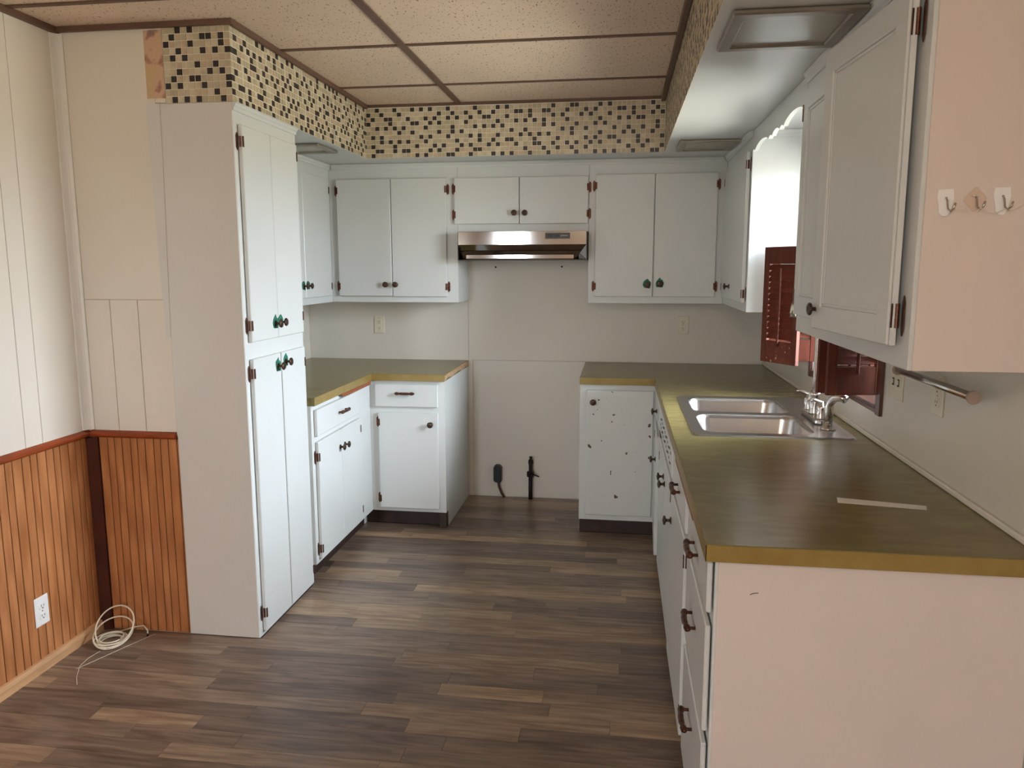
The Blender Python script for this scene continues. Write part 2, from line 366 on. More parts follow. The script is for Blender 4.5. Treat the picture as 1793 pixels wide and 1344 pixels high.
wb = box('wall_back', XL-.12, XR+.12, .006, .12, -.003, ZC+.012, wallb, bevel=0)
tag(wb, 'cream back wall of smooth painted boards behind the range gap', 'wall', kind='structure')
for a, b, c, d in ((XLK+.001, -.974, .0, 2.13), (-.972, XR-.001, .917, 2.13), (-.944, XR-.001, 0, .915)):
    box('wall_panel', a, b, .0, .006, c, d, wallb, wb, bevel=.001)
box('wall_batten', -.972, -.946, -.001, .006, 0, .915, M['wall_panel_cream'], wb, bevel=.001)
for hx, hz in ((-.791, 1.517), (-.366, 1.519)):
    V, F = lathe([(.006, 0), (.006, .0015)], 10); add('screw_hole', V, F, hole, wb, lambda a, b, h, hx=hx, hz=hz: (hx+a, -.0012+h, hz+b))
# right wall with the kitchen window opening; WY0..WY1, WZ0..WZ1
WY0, WY1, WZ0, WZ1 = -2.145, -1.215, 1.03, 2.0
V, F = cells([YB-.12, WY0, WY1, .12], [-.003, WZ0, WZ1, ZC+.012], lambda i, j: not (i == 1 and j == 1), XR, XR+.13)
wr = add('wall_right', V, F, wallb, P=lambda y, z, x: (x, y, z)); tag(wr, 'cream right wall above the olive counter', 'wall', kind='structure')
V, F = cells([XL-.12, -1.82, -1.38, XR+.13], [-.003, .7, 2.1, ZC+.012], lambda i, j: not (i == 1 and j == 1), YB-.12, YB)
wf = add('wall_front', V, F, cream, P=lambda x, z, y: (x, y, z)); tag(wf, 'cream wall with the wide window on the far side of the dining area', 'wall', kind='structure')
# trims
V, F = prism([(0, .832), (.012, .834), (.02, .842), (.02, .85), (.012, .856), (.004, .862), (0, .862)], YP-.0005, YB+.01)
t2 = add('trim_2', V, F, rail, P=lambda o, y, z: (XL+o, y, z)); tag(t2, 'red brown chair rail along the left wall', 'trim', kind='structure')
V, F = prism([(0, .832), (.012, .834), (.02, .842), (.02, .85), (.012, .856), (.004, .862), (0, .862)], XL+.021, -1.757)
t3 = add('trim_3', V, F, rail, P=lambda o, x, z: (x, YP-o, z)); tag(t3, 'short red brown chair rail beside the pantry', 'trim', kind='structure')
cv = [(0, 0), (.034, 0), (.034, .006), (.024, .010), (.016, .016), (.010, .024), (.006, .034), (0, .034)]
V, F = prism([(XL+a, YP-b) for a, b in cv], .864, ZC-.024, 'xy'); t4 = add('trim_4', V, F, white); tag(t4, 'white cove moulding standing in the corner of the cream walls', 'trim', kind='structure')
V, F = prism([(XL+a, YP-b) for a, b in [(0, 0), (.045, 0), (.045, .008), (.008, .02), (0, .02)]], .0, .830, 'xy'); t5 = add('trim_5', V, F, darktrim); tag(t5, 'dark brown strip in the beadboard corner', 'trim', kind='structure')
V, F = prism([(0, 0), (.014, 0), (.014, .03), (.009, .045), (0, .047)], YP-.022, YB+.01)
bl = add('baseboard_left', V, F, basewood, P=lambda o, y, z: (XL+o, y, z)); tag(bl, 'pale wood base strip along the left wall', 'baseboard', kind='structure')
box_t = box('trim_6', XR-.012, XR-.0005, -3.24, -.002, .9145, .93, cream, bevel=.003); tag(box_t, 'thin cream bead where counter meets right wall', 'trim', kind='structure')

# ------------------------------------------------------------------ soffits with mosaic tiles
PAT = ["2 6 10 12 14 18 24 29 31 41 45 46 51 53 62", "0 3 7 16 19 22 25 28 33 34 36 39 40 44 48 50 55 56 58 60 63",
 "1 4 5 9 13 15 18 20 23 26 27 31 36 41 43 47 49 53 58 62 64", "0 5 10 11 14 16 22 29 33 35 37 39 44 51 55 57 59 60",
 "2 4 6 8 13 19 24 26 28 30 39 41 46 50 52 63", "7 10 16 19 21 32 35 43 45 48 54 57 60 63", "1 3 12 14 18 23 25 29 34 36 38 40 45 51 56 58 62",
 "3 5 7 9 13 20 25 28 31 32 37 42 48 50 53 54 59 64", "1 6 11 15 17 21 23 27 29 33 37 38 41 44 46 49 51 55 59 61",
 "2 3 6 8 9 14 16 20 24 25 35 39 42 45 48 57 60 64", "1 11 13 18 19 23 28 30 32 36 40 46 50 52 54 58 62 63"]
PAT = [set(map(int, s.split())) for s in PAT]
ENDP = [set(s) for s in ((2, 4), (1, 6, 7, 9), (0, 4, 9), (2, 6, 8, 10), (1, 3), (5, 8), (2, 7, 9), (1, 4, 5, 10), (0, 2, 6, 10), (8,), (1, 3, 5, 9))]
ZT = ZC-.017                                    # top of the mosaic, under the ceiling edge strip
TH = (ZT-ZS)/11
def tmesh(w, key, cache={}):
    k = (round(w, 5), key)
    if k not in cache:
        bm = bmesh.new(); g = .0014
        vs = [bm.verts.new(v) for v in bv(-w/2+g, w/2-g, 0, .0018, -TH/2+g, TH/2-g)]
        for f in BF: bm.faces.new([vs[i] for i in f])
        bmesh.ops.recalc_face_normals(bm, faces=bm.faces)
        es = [e for e in bm.edges if all(v.co.y > .0015 for v in e.verts)]; bmesh.ops.bevel(bm, geom=es, offset=.0006, segments=1, affect='EDGES')
        me = bpy.data.meshes.new('mosaic_tile'); bm.to_mesh(me); bm.free(); me.materials.append(([tiled]+tileb)[key]); cache[k] = me
    return cache[k]
def mosaic(root, P, rotz, u0, u1, ncol, pat, budget, order):
    """tiles over u0..u1 x ZS..ZC: the first `budget` in `order` are parts, the rest one joined part"""
    w = (u1-u0)/ncol; T_ = [(c, r) for c in range(ncol) for r in range(11)]; T_.sort(key=order); rest = []
    rnd = random.Random(ncol)
    for k, (c, r) in enumerate(T_):
        key = 0 if pat(c, r) else 1+rnd.choice((0, 0, 1, 1, 2, 3)); u = u0+w*(c+.5); z = ZT-TH*(r+.5)
        if k < budget:
            o = link('mosaic_tile', tmesh(w, key), root, Vector(P(u, .001, z))); o.rotation_euler = (0, 0, rotz)
        else: rest.append((u, z, key))
    if rest:
        V = []; F = []; mi = []; g = .0014
        for u, z, key in rest:
            k = len(V); V += bv(u-w/2+g, u+w/2-g, .001, .0026, z-TH/2+g, z+TH/2-g); F += [tuple(i+k for i in f) for f in BF]; mi += [key]*6
        o = add('mosaic_field', V, F, None, root, P, mats=[tiled]+tileb, midx=mi); o['kind'] = 'stuff'
# left soffit: over the pantry and the left wall cabinet
sl = box('soffit', XL, XSL+.0005, YP+.0065, .0, ZS+.0008, ZC+.012, paint, bevel=0); tag(sl, 'boxed soffit faced with beige and black mosaic above the pantry', 'soffit', kind='structure')
box('mosaic_bed', -1.7095, XSL+.001, YP-.0005, YP+.0065, ZS+.0005, ZC, grout, sl, bevel=0)
box('mosaic_bed', XSL, XSL+.0012, YP-.0005, YSF, ZS+.0005, ZC, grout, sl, bevel=0)
mosaic(sl, lambda u, o, z: (u, YP-o, z), PI, -1.709, XSL+.003, 11, lambda c, r: c in ENDP[r], 121, lambda t: t)
mosaic(sl, lambda u, o, z: (XSL+o, u, z), -PI/2, YP-.003, YSF, 60, lambda c, r: (c*7 % 65 + 3) in PAT[r] if False else ((c+31) % 65) in PAT[(r+4) % 11], 179, lambda t: t)
sb = box('soffit', XSL+.0005, XSR-.0005, YSF, .0, ZS+.0008, ZC+.012, paint, bevel=0); tag(sb, 'boxed soffit faced with mosaic along the back wall', 'soffit', kind='structure')
box('mosaic_bed', XSL, XSR, YSF-.001, YSF, ZS+.0005, ZC, grout, sb, bevel=0)
mosaic(sb, lambda u, o, z: (u, YSF-o, z), PI, XSL+.004, XSR-.004, 65, lambda c, r: c in PAT[r], 300, lambda t: (-t[0], t[1]))
sr = box('soffit', XSR, XR, -3.3, .0, ZS+.0008, ZC+.012, paint, bevel=0); tag(sr, 'boxed soffit faced with mosaic above the sink run', 'soffit', kind='structure')
box('mosaic_bed', XSR-.001, XSR, -3.3, YSF, ZS+.0005, ZC, grout, sr, bevel=0)
mosaic(sr, lambda u, o, z: (XSR-o, u, z), PI/2, -3.3, YSF, 105, lambda c, r: ((c+12) % 65) in PAT[r], 0, lambda t: t)

# ------------------------------------------------------------------ pantry
pr = thing('pantry_cabinet', 'tall pale grey pantry cabinet with four doors and green-backed knobs', 'cabinet', (-1.75, -1.83, 0))
XPF = -1.446; Pp = face_px(XPF)
V, F = cells([XLK+.002, -1.7525, XPF], [YP, -1.992, -1.547], lambda i, j: not (i == 0 and j == 0), 0, 2.1295)
add('body', V, F, paint, pr, bevel=.001)
box('end_panel', -1.7525, XPF-.001, YP-.004, YP-.0002, .002, 2.129, endgrey, pr, bevel=.001)
add('scribe_strip', *prism([(-1.790, 2.13), (-1.735, 2.13), (-1.737, 1.9), (-1.7525, 1.245), (-1.772, 1.24), (-1.777, 1.45), (-1.785, 1.8)], YP-.0062, YP-.0042), endgrey, pr)
K = 1
door(pr, Pp, -2.080, -1.845, 1.225, 2.052, [(-1.868, 1.285, 1)], [(-2.080, 1.99, 1), (-2.080, 1.29, 1)])
door(pr, Pp, -1.841, -1.578, 1.225, 2.052, [(-1.818, 1.288, .7)], [(-1.578, 2.0, -1), (-1.578, 1.30, -1)])
door(pr, Pp, -2.080, -1.832, .02, 1.158, [(-1.862, 1.105, 1)], [(-2.080, 1.10, 1), (-2.080, .10, 1)])
door(pr, Pp, -1.822, -1.578, .02, 1.158, [(-1.786, 1.115, 1)], [(-1.578, 1.09, -1), (-1.578, .09, -1)])
crown(pr, Pp, YP-.004, -1.5475, z1=2.129)

# ------------------------------------------------------------------ base cabinets, left side
XBL = -1.425
bl1 = thing('base_cabinet', 'white base cabinet with one drawer over two doors next to the pantry', 'cabinet', (-1.75, -1.1, 0))
add('body', *prism([(XLK+.002, 0), (XBL-.06, 0), (XBL-.06, .095), (XBL, .095), (XBL, .873), (XLK+.002, .873)], -1.5455, -.002), paint, bl1)
box('toe_kick', XBL-.0595, XBL-.056, -1.5455, -.68, .001, .094, kick, bl1)
Pl = face_px(XBL)
d = door(bl1, Pl, -1.515, -.925, .722, .850, name='drawer'); pull(d, Pl, -1.185, .788, .0195)
door(bl1, Pl, -1.510, -1.208, .115, .694, [(-1.232, .607, 0)], [(-1.510, .62, 1), (-1.510, .165, 1)])
door(bl1, Pl, -1.204, -.905, .115, .694, [(-1.165, .606, 0)], [(-.905, .635, -1), (-.905, .175, -1)])
bl2 = thing('base_cabinet', 'narrow white base cabinet with drawer and door left of the range gap', 'cabinet', (-1.2, -.34, 0))
XG1 = -.980; Pb = face_my(-.68)
add('body', *prism([(-.002, 0), (-.62, 0), (-.62, .095), (-.68, .095), (-.68, .873), (-.002, .873)], XBL+.001, XG1), paint, bl2, P=lambda y, x, z: (x, y, z))
box('toe_kick', XBL-.055, XG1-.002, -.6245, -.6205, .001, .094, kick, bl2)
box('toe_block', XG1-.045, XG1-.001, -.676, -.625, .001, .094, kick, bl2)
d = door(bl2, Pb, -1.388, -1.018, .722, .853, name='drawer'); pull(d, Pb, -1.208, .803, .0195)
door(bl2, Pb, -1.372, -1.018, .118, .688, [(-1.06, .624, 0)], [(-1.372, .63, 1), (-1.372, .175, 1)])

# left countertop
ct1 = thing('countertop', 'olive laminate countertop corner between pantry and range gap', 'countertop', (-1.6, -.5, .874))
V, F = cells([XLK+.002, -1.405, -.976], [-1.5455, -.705, -.002], lambda i, j: not (i == 1 and j == 0), .874, .914)
add('worktop', V, F, laminate, ct1, bevel=.001)
multi('edge_band', [(-1.405, -1.4035, -1.5455, -.705, .8745, .9125), (-1.405, -.976, -.7065, -.705, .8745, .9125)], edge, ct1, bevel=0)
add('wood_strip', *prism([(-1.19, .874), (-1.17, .858), (-1.1, .853), (-.72, .853), (-.72, .874)], -1.412, -1.4035), rawwood, ct1, P=lambda y, x, z: (x, y, z))
add('bare_end', *prism([(-.7, .909), (-.004, .912), (-.004, .87), (-.1, .884), (-.22, .876), (-.33, .888), (-.5, .878), (-.62, .889), (-.7, .876)], -.9759, -.9735), chipboard, ct1, P=lambda y, x, z: (x, y, z))

# ------------------------------------------------------------------ base cabinets, right side
XG2 = -.208; XBR = .2235
br1 = thing('base_cabinet', 'chipped white base cabinet with single door right of the range gap', 'cabinet', (0, -.34, 0))
add('body', *prism([(-.002, 0), (-.62, 0), (-.62, .095), (-.68, .095), (-.68, .873), (-.002, .873)], XG2, XBR-.001), paint, br1, P=lambda y, x, z: (x, y, z))
box('toe_kick', XG2+.001, XBR-.002, -.6245, -.6205, .001, .094, kick, br1)
door(br1, Pb, -.172, .196, .128, .843, [(-.135, .778, 0)], [], chipped)
Pr = face_mx(XBR)
bc = thing('base_cabinet', 'white corner base cabinet with one drawer and a door standing ajar', 'cabinet', (.55, -.6, 0))
add('body', *prism([(XR-.002, 0), (XBR+.05, 0), (XBR+.05, .08), (XBR, .08), (XBR, .873), (XR-.002, .873)], -1.2095, -.002), paint, bc)
d = door(bc, Pr, -1.18, -.75, .725, .855, name='drawer'); knob(d, Pr, -.93, .775, .0195)
def ajar(P, uh, ang):                      # turns a door about a hinge edge at u = uh
    c, s = math.cos(ang), math.sin(ang)
    return lambda u, o, z: P(uh+(u-uh)*c - o*s*(1 if u < uh else 1)*0, o+abs(u-uh)*s, z)
door(bc, ajar(Pr, -.75, .028), -1.18, -.75, .09, .695, [(-1.13, .57, 0)], [(-.75, .62, -1)])
bs = thing('base_cabinet', 'white sink base cabinet with slotted vent front over two doors', 'cabinet', (.55, -1.66, 0))
multi('body', [(XBR, XBR+.018, -2.1195, -1.2105, .08, .873), (XBR+.018, XR-.002, -2.1195, -2.1015, 0, .873), (XBR+.018, XR-.002, -1.2285, -1.2105, 0, .873),
               (XBR+.018, XR-.002, -2.1015, -1.2285, .08, .098), (XR-.02, XR-.002, -2.1015, -1.2285, .098, .873)], paint, bs)
vp = door(bs, Pr, -2.085, -1.245, .735, .855, name='vent_front')
for k in range(16):
    u = -1.30-.047*k; h = (.012, .02, .028, .02)[k % 4]
    for q in (-h, h): box('vent_slot', u-.011, u+.011, .0196, .0206, .795+q-.004, .795+q+.004, slotm, vp, Pr, bevel=0)
door(bs, Pr, -1.662, -1.245, .09, .705, [(-1.63, .62, 0)], [(-1.245, .62, -1)])
door(bs, Pr, -2.085, -1.668, .09, .705, [(-1.715, .61, 0)], [(-2.085, .665, 1)])
bm_ = thing('base_cabinet', 'white base cabinet with drawer over door between sink base and drawer stack', 'cabinet', (.55, -2.42, 0))
add('body', *prism([(XR-.002, 0), (XBR+.05, 0), (XBR+.05, .08), (XBR, .08), (XBR, .873), (XR-.002, .873)], -2.7195, -2.1205), paint, bm_)
d = door(bm_, Pr, -2.69, -2.14, .735, .858, name='drawer'); pull(d, Pr, -2.43, .80, .0195)
door(bm_, ajar(Pr, -2.69, .008), -2.69, -2.14, .09, .715, [(-2.19, .61, 0)], [(-2.69, .65, 1), (-2.69, .17, 1)])
bd = thing('base_cabinet', 'white three-drawer base cabinet with end panel tinted pinkish for warm light at the counter end', 'cabinet', (.55, -2.98, 0))
add('body', *prism([(XR-.002, 0), (XBR+.05, 0), (XBR+.05, .08), (XBR, .08), (XBR, .873), (XR-.002, .873)], -3.235, -2.7205), paint, bd)
box('end_panel', XBR+.006, XR-.002, -3.240, -3.2352, .001, .8725, warmlit_paint, bd, bevel=.001)
for z0, z1, zp in ((.741, .862, .80), (.45, .71, .605), (.09, .42, .325)):
    d = door(bd, Pr, -3.228, -2.74, z0, z1, name='drawer', gap=.004, t=.012); pull(d, Pr, -2.98, zp, .016, .12)
# right countertop with the sink cut-out
SX0, SX1, SY0, SY1 = .285, .835, -2.125, -1.285
ct2 = thing('countertop', 'long olive laminate countertop holding the steel sink', 'countertop', (.5, -1.6, .874))
V, F = cells([-.210, .200, SX0, SX1, XR-.002], [-3.257, SY0, SY1, -.705, -.002], lambda i, j: not (i == 0 and j < 3) and not (i == 2 and j == 1), .874, .914)
add('worktop', V, F, laminate, ct2, bevel=.001)
multi('edge_band', [(.1985, .200, -3.2585, -.705, .8745, .9125), (-.210, .200, -.7065, -.705, .8745, .9125), (.1985, XR-.002, -3.2585, -3.257, .8745, .9125)], edge, ct2, bevel=0)
add('wood_strip', *prism([(-2.96, .874), (-2.93, .858), (-2.3, .858), (-2.27, .874)], .2002, .2035), rawwood, ct2, P=lambda y, x, z: (x, y, z))

# ------------------------------------------------------------------ sink, faucet, sprayer
sk = thing('kitchen_sink', 'double bowl stainless steel sink set in the olive counter', 'sink', (.56, -1.705, .914))
def rrect(x0, x1, y0, y1, r, n=6):
    P_ = []
    for cx, cy, a0 in ((x1-r, y1-r, 0), (x0+r, y1-r, PI/2), (x0+r, y0+r, PI), (x1-r, y0+r, 1.5*PI)):
        for k in range(n+1): a = a0+PI/2*k/n; P_.append((cx+r*math.cos(a), cy+r*math.sin(a)))
    return P_
bowls = [(.315, .715, -1.672, -1.325, .06), (.315, .715, -2.085, -1.722, .06)]
OX0, OX1, OY0, OY1 = .272, .842, -2.140, -1.272
bm = bmesh.new()
def ring(pts, z): return [bm.verts.new((x-.557, y+1.706, z)) for x, y in pts]
outer0 = ring(rrect(OX0, OX1, OY0, OY1, .025), .9142); outer1 = ring(rrect(OX0+.006, OX1-.006, OY0+.006, OY1-.006, .022), .9195)
N = len(outer0)
for i in range(N): bm.faces.new([outer0[i], outer0[(i+1) % N], outer1[(i+1) % N], outer1[i]])
rims = []
for bx in bowls:
    prev = ring(rrect(*bx[:4], bx[4]), .9185); rims.append(prev)
    for ins, z, rr in ((.004, .914, .058), (.008, .90, .056), (.018, .80, .055), (.03, .762, .06), (.055, .752, .05), (.15, .748, .02)):
        cur = ring(rrect(bx[0]+ins, bx[1]-ins, bx[2]+ins, bx[3]-ins, min(rr, (bx[3]-bx[2])/2-ins-.001)), z)
        for i in range(N): bm.faces.new([prev[i], prev[(i+1) % N], cur[(i+1) % N], cur[i]]).smooth = True
        prev = cur
    bm.faces.new(prev)
eds = []
for loop in [outer1]+rims:
    for i in range(N):
        e = bm.edges.get((loop[i], loop[(i+1) % N])); eds.append(e)
bmesh.ops.triangle_fill(bm, edges=eds, use_beauty=True)
# drop any triangles that closed a bowl mouth
for f in list(bm.faces):
    if len(f.verts) == 3:
        c = f.calc_center_median()
        for k, rim in enumerate(rims):
            if all(v in rim for v in f.verts): bm.faces.remove(f); break
bmesh.ops.recalc_face_normals(bm, faces=bm.faces)
for f in bm.faces:
    if len(f.verts) == 3 and f.normal.z < 0: f.normal_flip()
me = bpy.data.meshes.new('basin'); bm.to_mesh(me); bm.free(); me.materials.append(steel); link('basin', me, sk, Vector((.557, -1.706, 0)))
for bx in bowls:
    V, F = lathe([(.042, .7485), (.044, .7505), (.03, .7515), (.028, .7492), (.004, .749)], 20)
    add('drain', V, F, nickel, sk, lambda a, b, h, bx=bx: ((bx[0]+bx[1])/2+a, (bx[2]+bx[3])/2+b, h), smooth=True)
FX, FY, FZ = .775, -1.775, .9198
fa = thing('faucet', 'brushed nickel gooseneck faucet with two lever handles on the sink deck', 'faucet', (FX, FY, FZ))
pl = [(FX+.027*math.cos(a), FY+(.105 if math.sin(a) > 0 else -.105)+.027*math.sin(a)) for a in [2*PI*k/24 for k in range(24)]]
V, F = prism(pl, FZ, FZ+.018, 'xy'); add('base_plate', V, F, nickel, fa, bevel=.004)
V, F = lathe([(.023, FZ+.018), (.02, FZ+.026), (.019, FZ+.09), (.022, FZ+.095), (.022, FZ+.104), (.014, FZ+.112)], 18); add('collar', V, F, nickel, fa, lambda a, b, h: (FX+a, FY+b, h), smooth=True)
R_ = .050; zc = 1.352; pts = [(FX, FY, FZ+.10), (FX, FY, 1.1), (FX, FY, 1.25)] + [(FX-R_+R_*math.cos(a), FY, zc+R_*math.sin(a)) for a in [PI*k/14 for k in range(15)]] + [(FX-2*R_-.001, FY, zc-.03)]
V, F = tube(pts, .0125, 12); add('spout', V, F, nickel, fa, smooth=True)
for s in (-1, 1):
    V, F = lathe([(.020, FZ+.018), (.017, FZ+.024), (.0165, FZ+.06), (.018, FZ+.064), (.01, FZ+.07), (.008, FZ+.085), (.004, FZ+.087)], 14)
    h = add('handle', V, F, nickel, fa, lambda a, b, h, s=s: (FX+a, FY+s*.1+b, h), smooth=True)
    V, F = tube([(FX+.012, FY+s*.095, FZ+.079), (FX-.004, FY+s*.10, FZ+.083), (FX-.03, FY+s*.112, FZ+.094), (FX-.045, FY+s*.118, FZ+.092)], .006, 8, rs=[.005, .007, .006, .005])
    add('lever', V, F, nickel, h, smooth=True)
sp = thing('side_sprayer', 'brushed nickel side sprayer with bent head beside the faucet', 'sprayer', (.775, -1.985, FZ))
V, F = lathe([(.028, FZ), (.027, FZ+.005), (.021, FZ+.012), (.018, FZ+.02), (.016, FZ+.022)], 18); add('base_ring', V, F, nickel, sp, lambda a, b, h: (.775+a, -1.985+b, h), smooth=True)
V, F = tube([(.775, -1.985, FZ+.015), (.775, -1.985, FZ+.085), (.778, -1.99, FZ+.105), (.789, -2.003, FZ+.122), (.806, -2.022, FZ+.127), (.818, -2.036, FZ+.12)], .015, 14, rs=[.0155, .016, .0165, .0165, .0165, .0145])
add('spray_head', V, F, nickel, sp, smooth=True)

# ------------------------------------------------------------------ wall cabinets
ZU = 1.305
def upper(label, x0, x1, y0, y1, z0=ZU, fz=None):
    r = thing('wall_cabinet', label, 'cabinet', ((x0+x1)/2, (y0+y1)/2, z0)); box('body', x0, x1, y0, y1, z0, 2.1295, paint, r, bevel=.0012); return r
c1 = upper('white wall cabinet between pantry and back corner, facing the sink', XLK+.002, -1.763, -1.5455, -.002); P1 = face_px(-1.763)
door(c1, P1, -1.15, -.785, 1.345, 2.04, [(-.815, 1.414, .5)], [(-1.15, 1.97, 1), (-1.15, 1.41, 1)])
door(c1, P1, -.780, -.385, 1.345, 2.04, [(-.752, 1.414, .5)], [(-.385, 1.975, -1), (-.385, 1.405, -1)])
crown(c1, P1, -1.5455, -.33)
YU = -.33; Pu = face_my(YU)
c2 = upper('white two-door wall cabinet left of the range hood', -1.762, -.967, YU, -.002)
door(c2, Pu, -1.712, -1.375, 1.343, 2.041, [(-1.412, 1.413, 0)], [(-1.712, 1.975, 1), (-1.712, 1.403, 1)])
door(c2, Pu, -1.371, -1.033, 1.340, 2.041, [(-1.350, 1.413, 0)], [(-1.033, 1.975, -1), (-1.033, 1.40, -1)])
crown(c2, Pu, -1.741, -.9665)
c3 = upper('short white wall cabinet directly above the range hood', -.966, -.188, YU, -.002, 1.722)
door(c3, Pu, -.984, -.596, 1.770, 2.038, [(-.622, 1.832, 0)], [(-.984, 1.975, 1), (-.984, 1.825, 1)])
door(c3, Pu, -.592, -.190, 1.768, 2.038, [(-.559, 1.831, 0)], [(-.190, 1.975, -1), (-.190, 1.825, -1)])
crown(c3, Pu, -.966, -.1875)
c4 = upper('white wall cabinet with green-stained knobs right of the range hood', -.187, .588, YU, -.002)
door(c4, Pu, -.149, .187, 1.345, 2.044, [(.157, 1.415, .9)], [(-.149, 1.98, 1), (-.149, 1.405, 1)])
door(c4, Pu, .191, .540, 1.345, 2.044, [(.229, 1.419, .9)], [(.540, 1.98, -1), (.540, 1.405, -1)])
crown(c4, Pu, -.187, .567)
c5 = upper('white wall cabinet between back corner and window, end panel in daylight', .589, XR-.002, -1.1765, -.002); P5 = face_mx(.589)
door(c5, P5, -.755, -.385, 1.348, 2.045, [(-.72, 1.415, 0)], [(-.385, 1.98, -1), (-.385, 1.405, -1)])
door(c5, ajar(P5, -1.145, .012), -1.145, -.760, 1.348, 2.045, [], [(-1.145, 1.985, 1), (-1.145, 1.39, 1)])
crown(c5, P5, -1.1765, -.33)
crown(c5, lambda u, o, z: (u, -1.1765-o, z), .589, XR-.003)
c6 = upper('near white wall cabinet with two moulded-panel doors and end tinted pinkish for warm light', .589, XR-.002, -3.252, -2.225)
box('end_panel', .597, XR-.002, -3.257, -3.2522, ZU, 2.1295, warmlit_paint, c6, bevel=.001)
def panel_door(root, P0, u0, u1, z0, z1, knobs, hinges, sw=.062, g=0):
    P = lambda u, o, z: P0(u, o+g, z)
    d = box('door', u0, u1, .0015, .0135, z0, z1, paint, root, P, bevel=.001)
    V, F = cells([u0, u0+sw, u1-sw, u1], [z0, z0+sw, z1-sw, z1], lambda i, j: not (i == 1 and j == 1), .0136, .0205)
    add('door_frame', V, F, paint, d, lambda u, z, o: P(u, o, z), bevel=.003)
    multi('panel_bead', [(u0+sw, u1-sw, .0136, .0165, z0+sw, z0+sw+.008), (u0+sw, u1-sw, .0136, .0165, z1-sw-.008, z1-sw), (u0+sw, u0+sw+.008, .0136, .0165, z0+sw, z1-sw), (u1-sw-.008, u1-sw, .0136, .0165, z0+sw, z1-sw)], paint, d, P)
    for ku, kz, g in knobs: knob(d, P, ku, kz, .0205, g)
    for hu, hz, s in hinges: hinge(d, P0, hu, hz, s, .0205+g, .085)
panel_door(c6, P5, -2.715, -2.262, 1.362, 2.065, [], [(-2.262, 2.0, -1), (-2.262, 1.42, -1)])
panel_door(c6, ajar(P5, -3.205, .085), -3.205, -2.725, 1.352, 2.068, [(-2.755, 1.405, 0)], [(-3.205, 2.0, 1), (-3.205, 1.415, 1)], g=.009)
crown(c6, P5, -3.252, -2.2252)
# scalloped valance between the two cabinets over the sink
va = []; Y0, Y1 = -2.224, -1.1775
for a, b, amp in ((0, .05, .010), (.05, .36, .024), (.36, .43, .009), (.43, .57, .016), (.57, .64, .009), (.64, .95, .024), (.95, 1, .010)):
    for k in range(10): q = k/10; va.append((Y0+(Y1-Y0)*(a+(b-a)*q), 2.033+amp*math.sin(PI*q)**.6))
va.append((Y1, 2.033))
V, F = prism([(Y0, 2.129)]+va+[(Y1, 2.129)], .589, .606); vo = add('window_valance', V, F, paint, P=lambda y, x, z: (x, y, z))
tag(vo, 'white scalloped wooden valance board over the sink window', 'valance')

# ------------------------------------------------------------------ range hood
rh = thing('range_hood', 'stainless steel range hood under the short cabinet', 'range hood', (-.57, -.22, 1.557))
HX0, HX1 = -.943, -.193
def P_h(y, x, z): return (x, y, z)
add('canopy', *prism([(-.003, 1.7215), (-.003, 1.6), (-.36, 1.585), (-.435, 1.642), (-.45, 1.645), (-.45, 1.7215)], HX0+.002, HX1-.001), steelh, rh, P=P_h, bevel=.001)
V = [(HX0+.002, -.449, 1.6445), (HX1-.002, -.449, 1.6445), (HX1-.002, -.449, 1.563), (HX0+.002, -.449, 1.563), (HX0+.045, -.415, 1.58), (HX1-.075, -.415, 1.58), (HX1-.075, -.40, 1.563), (HX0+.045, -.40, 1.563)]
multi('side_skirt', [(HX0-.001, HX0+.002, -.447, -.003, 1.557, 1.719), (HX1-.001, HX1+.002, -.447, -.003, 1.557, 1.719)], blackp, rh, bevel=0)
V = [(HX0+.003, -.447, 1.6445), (HX1-.003, -.447, 1.6445), (HX1-.003, -.437, 1.561), (HX0+.003, -.437, 1.561), (HX0+.022, -.395, 1.64), (HX1-.07, -.395, 1.64), (HX1-.07, -.415, 1.565), (HX0+.022, -.415, 1.565)]
add('visor', [(HX0+.003, -.446, 1.6445), (HX1-.002, -.446, 1.6445), (HX1-.06, -.386, 1.572), (HX0+.018, -.386, 1.572), (HX0+.003, -.43, 1.560), (HX1-.002, -.43, 1.560)],
    [(0, 1, 2, 3), (0, 3, 4), (1, 5, 2), (3, 2, 5, 4)], steelh, rh)
box('front_lip', HX0+.04, HX1-.075, -.404, -.392, 1.565, 1.589, steelh, rh, bevel=.001)
box('bottom_edge', HX0+.003, HX1-.002, -.432, -.36, 1.5555, 1.5605, blackp, rh, bevel=0)
cp = box('control_panel', -.430, -.288, -.4525, -.4502, 1.678, 1.711, panelm, rh, bevel=.0006)
box('rocker_switch', -.42, -.386, -.4555, -.4526, 1.686, 1.703, blackp, cp); box('rocker_switch', -.376, -.348, -.4555, -.4526, 1.686, 1.703, blackp, cp)
def text(body, parent, loc, size, rot, m, name='lettering'):
    c = bpy.data.curves.new(name, 'FONT'); c.body = body; c.size = size; c.extrude = .0002; c.align_x = 'LEFT'; c.align_y = 'CENTER'
    o = bpy.data.objects.new('tmp', c); COL.objects.link(o); bpy.context.view_layer.update()
    me = bpy.data.meshes.new_from_object(o); bpy.data.objects.remove(o); me.materials.append(m)
    p = link(name, me, parent, Vector(loc)); p.rotation_euler = rot; return p
V, F = lathe([(.003, 0), (.003, .0004)], 10); add('logo_mark', V, F, lettering, cp, lambda a, b, h: (-.338+a, -.4526-h, 1.695+b))
text('BROAN', cp, (-.331, -.4529, 1.695), .0092, (PI/2, 0, 0), lettering)

